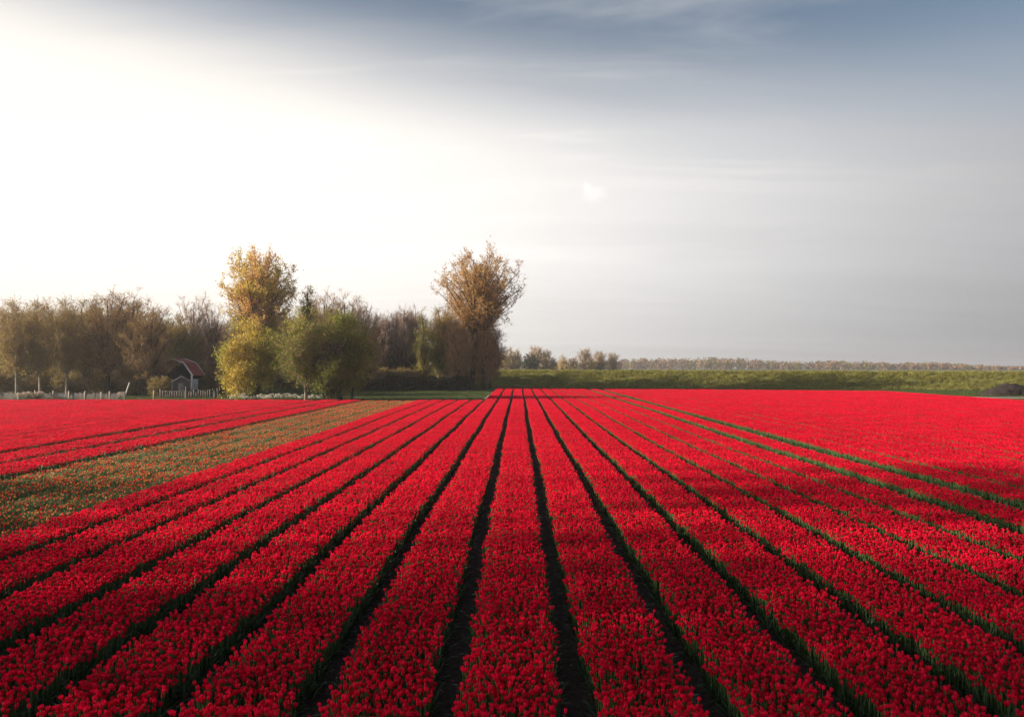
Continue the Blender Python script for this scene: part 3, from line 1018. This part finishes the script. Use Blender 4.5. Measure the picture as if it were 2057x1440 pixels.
# trees far beyond the dike
G_FAR = 'trees beyond the dike'
f1 = make_tree('far_tree', 14.0, 5.4, 1.0, 61, twig='twig_pale', leaf=('leaf_olive',), n_limb=60, n_sub=9, n_twig=8, n_leaf=1, leaf_size=0.3, twig_w=0.09, twig_len=1.2)
f2 = make_tree('far_tree', 14.0, 3.8, 0.4, 62, twig='twig_pale', leaf=('leaf_gold',), n_limb=60, n_sub=9, n_twig=8, n_leaf=1, leaf_size=0.28, twig_w=0.07, shape='column')
fu = set()
FD = 340.0
for px, top, pr, wide, lab in (
        (1012, 700, f2, 1.0, 'pale slim tree beyond the dike, nearest the wood'),
        (1026, 698, f2, 1.0, 'second pale slim tree beyond the dike'),
        (1040, 699, f2, 1.0, 'slim tree left of the dark evergreen beyond the dike'),
        (1078, 691, f1, 1.0, 'round bare tree rising behind the dark evergreen'),
        (1096, 700, f1, 0.8, 'bare tree just right of the dark evergreen'),
        (1112, 716, f2, 1.0, 'low yellowish tree beyond the dike right of the evergreen'),
        (1130, 713, f2, 1.0, 'low yellowish tree with a thin top beyond the dike'),
        (1150, 716, f1, 0.9, 'low olive tree midway along the dike trees'),
        (1176, 697, f1, 0.85, 'first of the three round bare trees beyond the dike'),
        (1206, 702, f1, 0.85, 'second of the three round bare trees beyond the dike'),
        (1232, 706, f1, 0.8, 'last of the three round bare trees beyond the dike'),
        (1190, 718, f2, 1.2, 'yellowish low tree under the three round bare trees')):
    H = hgt(top, FD)
    t = copy_tree(pr) if pr in fu else pr
    fu.add(pr)
    s = H / 14.0
    put(t, px, FD + rng.uniform(-8, 8), lab, 'tree', G_FAR, rng.uniform(0, 6), wide * (0.45 + 0.55 * s), s)
put(make_tree('evergreen_bush', hgt(710, 320), 4.2, 0.3, 63, leaf=('leaf_dark',), n_limb=60, n_sub=7, n_twig=7, n_leaf=3, leaf_size=0.4, stems=3, trunk_r=0.3), 1066, 320,
    'round dark evergreen bush beyond the dike', 'bush', G_FAR)

# far wood along the horizon: one mass
rg = np.random.default_rng(71)
mb = MB()
for i in range(900):
    px = rg.uniform(960, 2350)
    d = rg.uniform(900, 1250)
    top = np.interp(px, [960, 1260, 1330, 1420, 1560, 1800, 2057, 2350], [735, 724, 720, 718, 722, 729, 735, 737]) + 3.0 * math.sin(px * 0.021) * math.sin(px * 0.0083 + 1) + rg.uniform(-2, 6)
    H = max(5.0, px_z(top, d))
    x = px_x(px, d)
    r = rg.uniform(3.5, 6.5)
    n = 90
    dd = rg.normal(0, 1, (n, 3))
    dd /= np.linalg.norm(dd, axis=1)[:, None]
    dd *= (rg.random(n) ** 0.4)[:, None]
    C = np.column_stack([x + dd[:, 0] * r, d + dd[:, 1] * r, H * 0.52 + dd[:, 2] * H * 0.48])
    leaves(mb, C, 2.3, np.clip(rg.normal(rg.uniform(-0.1, 0.35), 0.2, n), 0, 1), rg, int(rg.integers(0, 3)))
    mb.tube([(x, d, -0.5), (x + rg.normal(0, 0.3), d, H * 0.6)], [0.3, 0.1], 3, 0.5, 3)
tag(mb.build('far_wood', [M['leaf_olive'], M['twig'], M['twig'], M['bark']]), 'hazy brown wood along the horizon beyond the dike', 'wood', kind='stuff')


# ------------------------------------------------------------------ barn, shed, fences
def barn():
    d = 106.0
    root = empty('barn', (px_x(343, d), d, 0), R(9))
    tag(root, 'small black barn with red gambrel roof and white trim under the trees', 'barn')
    hw, ln, ez, kz, rz_, kx = 2.65, 6.0, 2.95, 4.55, 5.15, 1.55
    prof_ = [(-hw, 0), (hw, 0), (hw, ez), (kx, kz), (0, rz_), (-kx, kz), (-hw, ez)]
    mb = MB()
    V = [(x, 0, z) for x, z in prof_] + [(x, ln, z) for x, z in prof_]
    F5 = [tuple(range(7)), tuple(range(13, 6, -1))]
    mb.add(V, [F5[0]]); mb.add(V, [F5[1]])
    for a, b in ((1, 2), (6, 0)):
        mb.add([V[a], V[b], V[b + 7], V[a + 7]], [(0, 3, 2, 1)])
    mb.build('wall', M['board_black'], root)
    # roof slabs, each its own part
    def slab(x0, z0, x1, z1, name='roof'):
        nx, nz = z0 - z1, x1 - x0
        l = math.hypot(nx, nz)
        nx, nz = nx / l * 0.09, nz / l * 0.09
        if nz < 0:
            nx, nz = -nx, -nz
        q = [(x0, z0), (x1, z1), (x1 + nx, z1 + nz), (x0 + nx, z0 + nz)]
        m = MB()
        V = [(x, -0.18, z) for x, z in q] + [(x, ln + 0.18, z) for x, z in q]
        m.add(V, [(0, 1, 2, 3), (7, 6, 5, 4), (0, 4, 5, 1), (1, 5, 6, 2), (2, 6, 7, 3), (3, 7, 4, 0)])
        o = m.build(name, M['tile_red'], root)
        # courses of tiles as thin proud strips
        cm = MB()
        k = 7
        for i in range(k):
            f0, f1 = i / k, (i + 0.9) / k
            a = np.array([x0 + (x1 - x0) * f0 + nx * 1.05, z0 + (z1 - z0) * f0 + nz * 1.05])
            b = np.array([x0 + (x1 - x0) * f1 + nx * 1.35, z0 + (z1 - z0) * f1 + nz * 1.35])
            cm.add([(a[0], -0.17, a[1]), (b[0], -0.17, b[1]), (b[0], ln + 0.17, b[1]), (a[0], ln + 0.17, a[1])], [(0, 1, 2, 3)])
        cm.build('tile_course', M['tile_red'], o)
    slab(hw + 0.16, ez - 0.12, kx + 0.02, kz + 0.02)
    slab(kx, kz + 0.03, 0.0, rz_ + 0.03)
    slab(-hw - 0.16, ez - 0.12, -kx - 0.02, kz + 0.02)
    slab(-kx, kz + 0.03, 0.0, rz_ + 0.03)
    # white barge boards along the gable and at the far verge, corner post
    for y in (-0.23, ln + 0.23):
        for a, b in (((hw + 0.2, ez - 0.16), (kx + 0.06, kz + 0.06)), ((kx + 0.06, kz + 0.06), (0, rz_ + 0.08)),
                     ((-hw - 0.2, ez - 0.16), (-kx - 0.06, kz + 0.06)), ((-kx - 0.06, kz + 0.06), (0, rz_ + 0.08))):
            m = MB()
            m.tube([(a[0], y, a[1]), (b[0], y, b[1])], [0.12, 0.12], 4)
            m.build('barge_board', M['white_paint'], root)
    m = MB(); m.box((hw + 0.03, -0.03, ez / 2), (0.22, 0.22, ez), 0.5); m.build('corner_post', M['white_paint'], root)
    m = MB(); m.box((hw + 0.12, ln / 2, ez - 0.15), (0.14, ln + 0.3, 0.14)); m.build('gutter', M['tile_red'], root)
    # window in the long side
    w = MB()
    for yy in (0.85, 1.5, 2.15, 2.8):
        w.box((hw + 0.05, yy, 1.55), (0.1, 0.22, 1.25))
    w.box((hw + 0.05, 1.82, 2.22), (0.11, 2.2, 0.14)); w.box((hw + 0.05, 1.82, 0.9), (0.11, 2.2, 0.14))
    wf = w.build('window', M['white_paint'], root)
    for yy in (1.17, 1.82, 2.47):
        p = MB(); p.box((hw + 0.02, yy, 1.55), (0.03, 0.42, 1.2)); p.build('pane', M['glass'], wf)
    # upright cover strips on the boarded gable
    for x in np.arange(-2.4, 2.5, 0.4):
        zt = np.interp(abs(x), [0, kx, hw], [rz_, kz, ez]) - 0.12
        m = MB(); m.box((x, -0.02, zt / 2), (0.06, 0.05, zt)); m.build('board_strip', M['board_black'], root)


barn()


def shed():
    d = 100.0
    root = empty('garden_shed', (px_x(362, d), d, 0), R(24))
    tag(root, 'low grey garden shed with pale sheet roof in front of the barn', 'shed')
    w, ln, ez, rz_ = 1.15, 2.3, 2.05, 2.72
    mb = MB()
    for y in (0, ln):
        mb.add([(-w, y, 0), (w, y, 0), (w, y, ez), (0, y, rz_), (-w, y, ez)], [(0, 1, 2, 3, 4) if y == 0 else (4, 3, 2, 1, 0)])
    for x in (-w, w):
        mb.add([(x, 0, 0), (x, ln, 0), (x, ln, ez), (x, 0, ez)], [(0, 1, 2, 3) if x > 0 else (3, 2, 1, 0)])
    mb.build('wall', M['wall_grey'], root)
    for sgn in (-1, 1):
        m = MB()
        a, b = (sgn * (w + 0.14), ez - 0.08), (0.0, rz_ + 0.02)
        V = [(a[0], -0.12, a[1]), (a[0], ln + 0.12, a[1]), (b[0], ln + 0.12, b[1]), (b[0], -0.12, b[1])]
        V2 = [(x, y, z + 0.05) for x, y, z in V]
        m.add(V + V2, [(0, 1, 2, 3), (4, 7, 6, 5), (0, 4, 5, 1), (1, 5, 6, 2), (2, 6, 7, 3), (3, 7, 4, 0)])
        r = m.build('roof', M['roof_grey'], root)
        for k in range(4):
            y = 0.15 + k * (ln - 0.3) / 3
            q = MB(); q.tube([(a[0], y, a[1] + 0.06), (b[0], y, b[1] + 0.06)], [0.03, 0.03], 4); q.build('roof_batten', M['roof_grey'], r)
    for x in (-w, w):
        m = MB(); m.box((x, -0.03, ez / 2), (0.1, 0.08, ez)); m.build('corner_post', M['pale_wood'], root)
    m = MB(); m.box((0, -0.04, 0.95), (0.8, 0.06, 1.85)); dr = m.build('door', M['grey_wood'], root)
    m = MB(); m.box((0.3, -0.09, 0.95), (0.05, 0.05, 0.16)); m.build('handle', M['white_paint'], dr)


shed()


def picket_fence():
    d = 86.0
    x0, x1 = px_x(-6, d), px_x(308, d)
    root = empty('picket_fence', (x0, d, 0))
    tag(root, 'low weathered grey picket fence with pale posts along the left field edge', 'fence')
    posts = [px_x(p, d) - x0 for p in (-6, 32, 66, 103, 135, 166, 200, 217, 247, 306)]
    pm = MB(); pm.box((0, 0, 0.62), (0.13, 0.13, 1.25)); pmesh = pm.mesh('post', [M['pale_wood']])
    for x in posts:
        o = link('post', pmesh, root, (x, 0, 0))
        o.scale = (1, 1, rng.uniform(0.88, 1.1)); o.rotation_euler = (0, rng.normal(0, 0.03), 0)
    for a, b in zip(posts[:-1], posts[1:]):
        if a > posts[8] - 0.01:
            break
        for z in (0.3, 0.85):
            m = MB(); m.box(((a + b) / 2, 0.05, z), (b - a, 0.04, 0.08)); m.build('rail', M['grey_wood'], root)
        m = MB()
        for x in np.arange(a + 0.09, b - 0.05, 0.115):
            if rng.random() < 0.06:
                continue
            h = rng.uniform(0.92, 1.08)
            m.box((x, 0.0, h / 2 + 0.04), (0.075, 0.022, h), 0.5, 0, rng.normal(0, 0.04))
        tag(m.build('pickets', M['grey_wood'], root), kind='stuff')


picket_fence()


def board_fence():
    d = 97.5
    px0, px1 = 318, 425
    root = empty('board_fence', (px_x(px0, d), d, 0))
    tag(root, 'dark gappy board fence in front of shed and barn', 'fence')
    ln = px_x(px1, d) - px_x(px0, d)
    bm = MB(); bm.box((0, 0, 0.5), (0.22, 0.03, 1.0)); bme = bm.mesh('board', [M['old_board']])
    for x in np.arange(0.15, ln, 0.31):
        if rng.random() < 0.1:
            continue
        o = link('board', bme, root, (x, rng.normal(0, 0.01), 0))
        o.scale = (rng.uniform(0.6, 1.1), 1, rng.uniform(0.7, 1.15)); o.rotation_euler = (0, rng.normal(0, 0.03), rng.normal(0, 0.05))
    for z in (0.3, 0.85):
        m = MB(); m.box((ln / 2, 0.05, z), (ln, 0.04, 0.09)); m.build('rail', M['old_board'], root)
    for x in (0, ln / 2, ln):
        m = MB(); m.box((x, 0.1, 0.62), (0.11, 0.11, 1.25)); m.build('post', M['old_board'], root)


board_fence()

for px, h, r_, lab in ((371, 1.5, 0.02, 'pale upright post at the corner of the board fence'), (429, 1.0, 0.0, 'short pale post left of the lime bush'),
                       (436, 1.35, -0.05, 'taller pale post touching the lime bush')):
    m = MB()
    m.tube([(0, 0, -0.05), (0.01, 0, h * 0.5), (0, 0, h)], [0.12, 0.11, 0.09], 6)
    m.add([(0.09 * math.cos(a), 0.09 * math.sin(a), h) for a in np.arange(6) / 6 * 6.2832], [(0, 1, 2, 3, 4, 5)])
    o = m.build('wooden_post', M['grey_wood'])
    o.location = (px_x(px, 96.5), 96.5, 0); o.rotation_euler = (0, r_, 0)
    tag(o, lab, 'post')
m = MB()
m.tube([(0, 0, -0.1), (0.35, 0, 1.15), (0.65, 0, 2.0)], [0.06, 0.055, 0.05], 6)
o = m.build('leaning_pole', M['white_paint'])
o.location = (px_x(247, 99), 99, 0)
tag(o, 'white pole leaning to the right among the trees of the left wood', 'pole')


# pale flowering weeds on the field edge in front of the lime bush
def weed(seed, h, n, mat, spread=0.3):
    rg = np.random.default_rng(seed)
    root = empty('wild_plant')
    sb, fb = MB(), MB()
    for i in range(n):
        a = rg.uniform(0, 6.28)
        top = np.array([math.cos(a) * spread * rg.uniform(0.2, 1), math.sin(a) * spread * rg.uniform(0.2, 1), h * rg.uniform(0.6, 1)])
        sb.tube([(top[0] * 0.3, top[1] * 0.3, -0.02), top * [0.7, 0.7, 0.6], top], [0.012, 0.01, 0.007], 3)
        add_leaf_blade(sb, (top[0] * 0.4, top[1] * 0.4, 0.1), rg.uniform(0, 6.28), 0.4, 0.09, 1.0, 0.4, 0.6, 1)
        C = top + rg.normal(0, 0.07, (16, 3)) * [1, 1, 0.5]
        leaves(fb, C, 0.09, np.clip(rg.normal(0.5, 0.25, 16), 0, 1), rg)
    sb.build('stem', [M['stem'], M['tleaf_bright']], root)
    fb.build('flower_head', [mat], root)
    return root


w0 = weed(81, 1.0, 16, M['umbel'])
w1 = weed(82, 0.95, 14, M['umbel'], 0.4)
wu = set()
for i, px in enumerate(list(np.linspace(468, 600, 12)) + [622, 636]):
    pr = (w0, w1)[i % 2]
    t = copy_tree(pr) if pr in wu else pr
    wu.add(pr)
    s = rng.uniform(0.75, 1.1)
    t.location = (px_x(px, 84.6), 84.6 + rng.uniform(-0.4, 0.6), 0); t.rotation_euler = (0, 0, rng.uniform(0, 6)); t.scale = (1.1, 1.1, s)
    tag(t, 'pale flowering weed on the field edge below the lime bush', 'wild plant', 'pale weeds along the field edge')
w2 = weed(83, 1.15, 30, M['reed'], 0.5)
wu = set()
for i, px in enumerate((38, 48, 57, 66, 76, 240)):
    t = copy_tree(w2) if w2 in wu else w2
    wu.add(w2)
    t.name = 'pale_grass_clump'
    t.location = (px_x(px, 85.4), 85.4, 0); t.rotation_euler = (0, 0, rng.uniform(0, 6)); t.scale = (1, 1, rng.uniform(0.85, 1.1))
    tag(t, 'pale dry grass clump in front of the picket fence' if px < 200 else 'pale dry clump at the right end of the picket fence', 'dry grass', 'dry clumps along the picket fence' if px < 200 else None)

# bare trees added out of view on the left to shade the near beds
shade_trees = [make_tree('added_shade_tree', 25.0, 3.2, 8.0, 95 + q, twig='twig', leaf=('leaf_olive',), n_limb=nl, n_sub=9, n_twig=9, n_leaf=1, leaf_size=0.2,
                 twig_w=0.055, shape='column', trunk_r=(0.12, 0.08, 0.05, 0.04)[q]) for q, nl in enumerate((15, 8, 4, 3))]
wused = set()
for row, y in [(r_, y_) for r_ in range(3) for y_ in np.arange(-12 + 0.65 * r_, 22, 2.0)]:
    q = 0 if y < 4.5 else 1 if y < 9 else 2 if y < 14 else 3
    t = copy_tree(shade_trees[q]) if q in wused else shade_trees[q]
    wused.add(q)
    t.location = (-47 - 3.5 * row + rng.normal(0, 0.5), y + rng.normal(0, 0.3), 0); t.rotation_euler = (0, 0, rng.uniform(0, 6)); t.scale = (1, 1, (1 + 0.04 * row) * rng.uniform(0.96, 1.05))
    tag(t, 'tall bare tree added out of view on the left to shade the nearest tulips', 'tree', 'added shade trees left of the tulip field')

# dark heap at the right edge
mb = MB()
nu, nv = 46, 14
V = []
rg = np.random.default_rng(91)
for i in range(nu):
    for j in range(nv):
        u, v = i / (nu - 1), j / (nv - 1)
        x, y = (u - 0.5) * 17, (v - 0.5) * 5
        prf = min(1, 5.5 * min(u, 1 - u) + 0.0) ** 0.7 * math.sin(math.pi * v) ** 0.6 if 0 < v < 1 and 0 < u < 1 else 0
        z = 1.45 * prf * (1 + 0.12 * math.sin(x * 0.9) + 0.08 * math.sin(x * 2.3 + y)) + (rg.normal(0, 0.07) if prf > 0 else -0.1)
        V.append((x + rg.normal(0, 0.08), y + rg.normal(0, 0.08), z))
F = [(i * nv + j, (i + 1) * nv + j, (i + 1) * nv + j + 1, i * nv + j + 1) for i in range(nu - 1) for j in range(nv - 1)]
mb.add(V, F)
o = mb.build('earth_heap', M['manure'], smooth_shade=False)
o.location = (px_x(1975, 107) + 8, 107, 0)
tag(o, 'long dark heap of earth below the dike at the right edge', 'heap')

# ------------------------------------------------------------------ air
m, t = new_mat('haze_air')
pv = N(t, 'ShaderNodeVolumePrincipled')
pv.inputs['Color'].default_value = (0.93, 0.95, 1.0, 1)
pv.inputs['Density'].default_value = 0.00031
pv.inputs['Anisotropy'].default_value = 0.45
om = N(t, 'ShaderNodeOutputMaterial')
t.links.new(pv.outputs[0], om.inputs['Volume'])
mb = MB()
mb.box((0, 2100, 16.5), (6600, 5000, 36))
tag(mb.build('haze', m), kind='stuff')
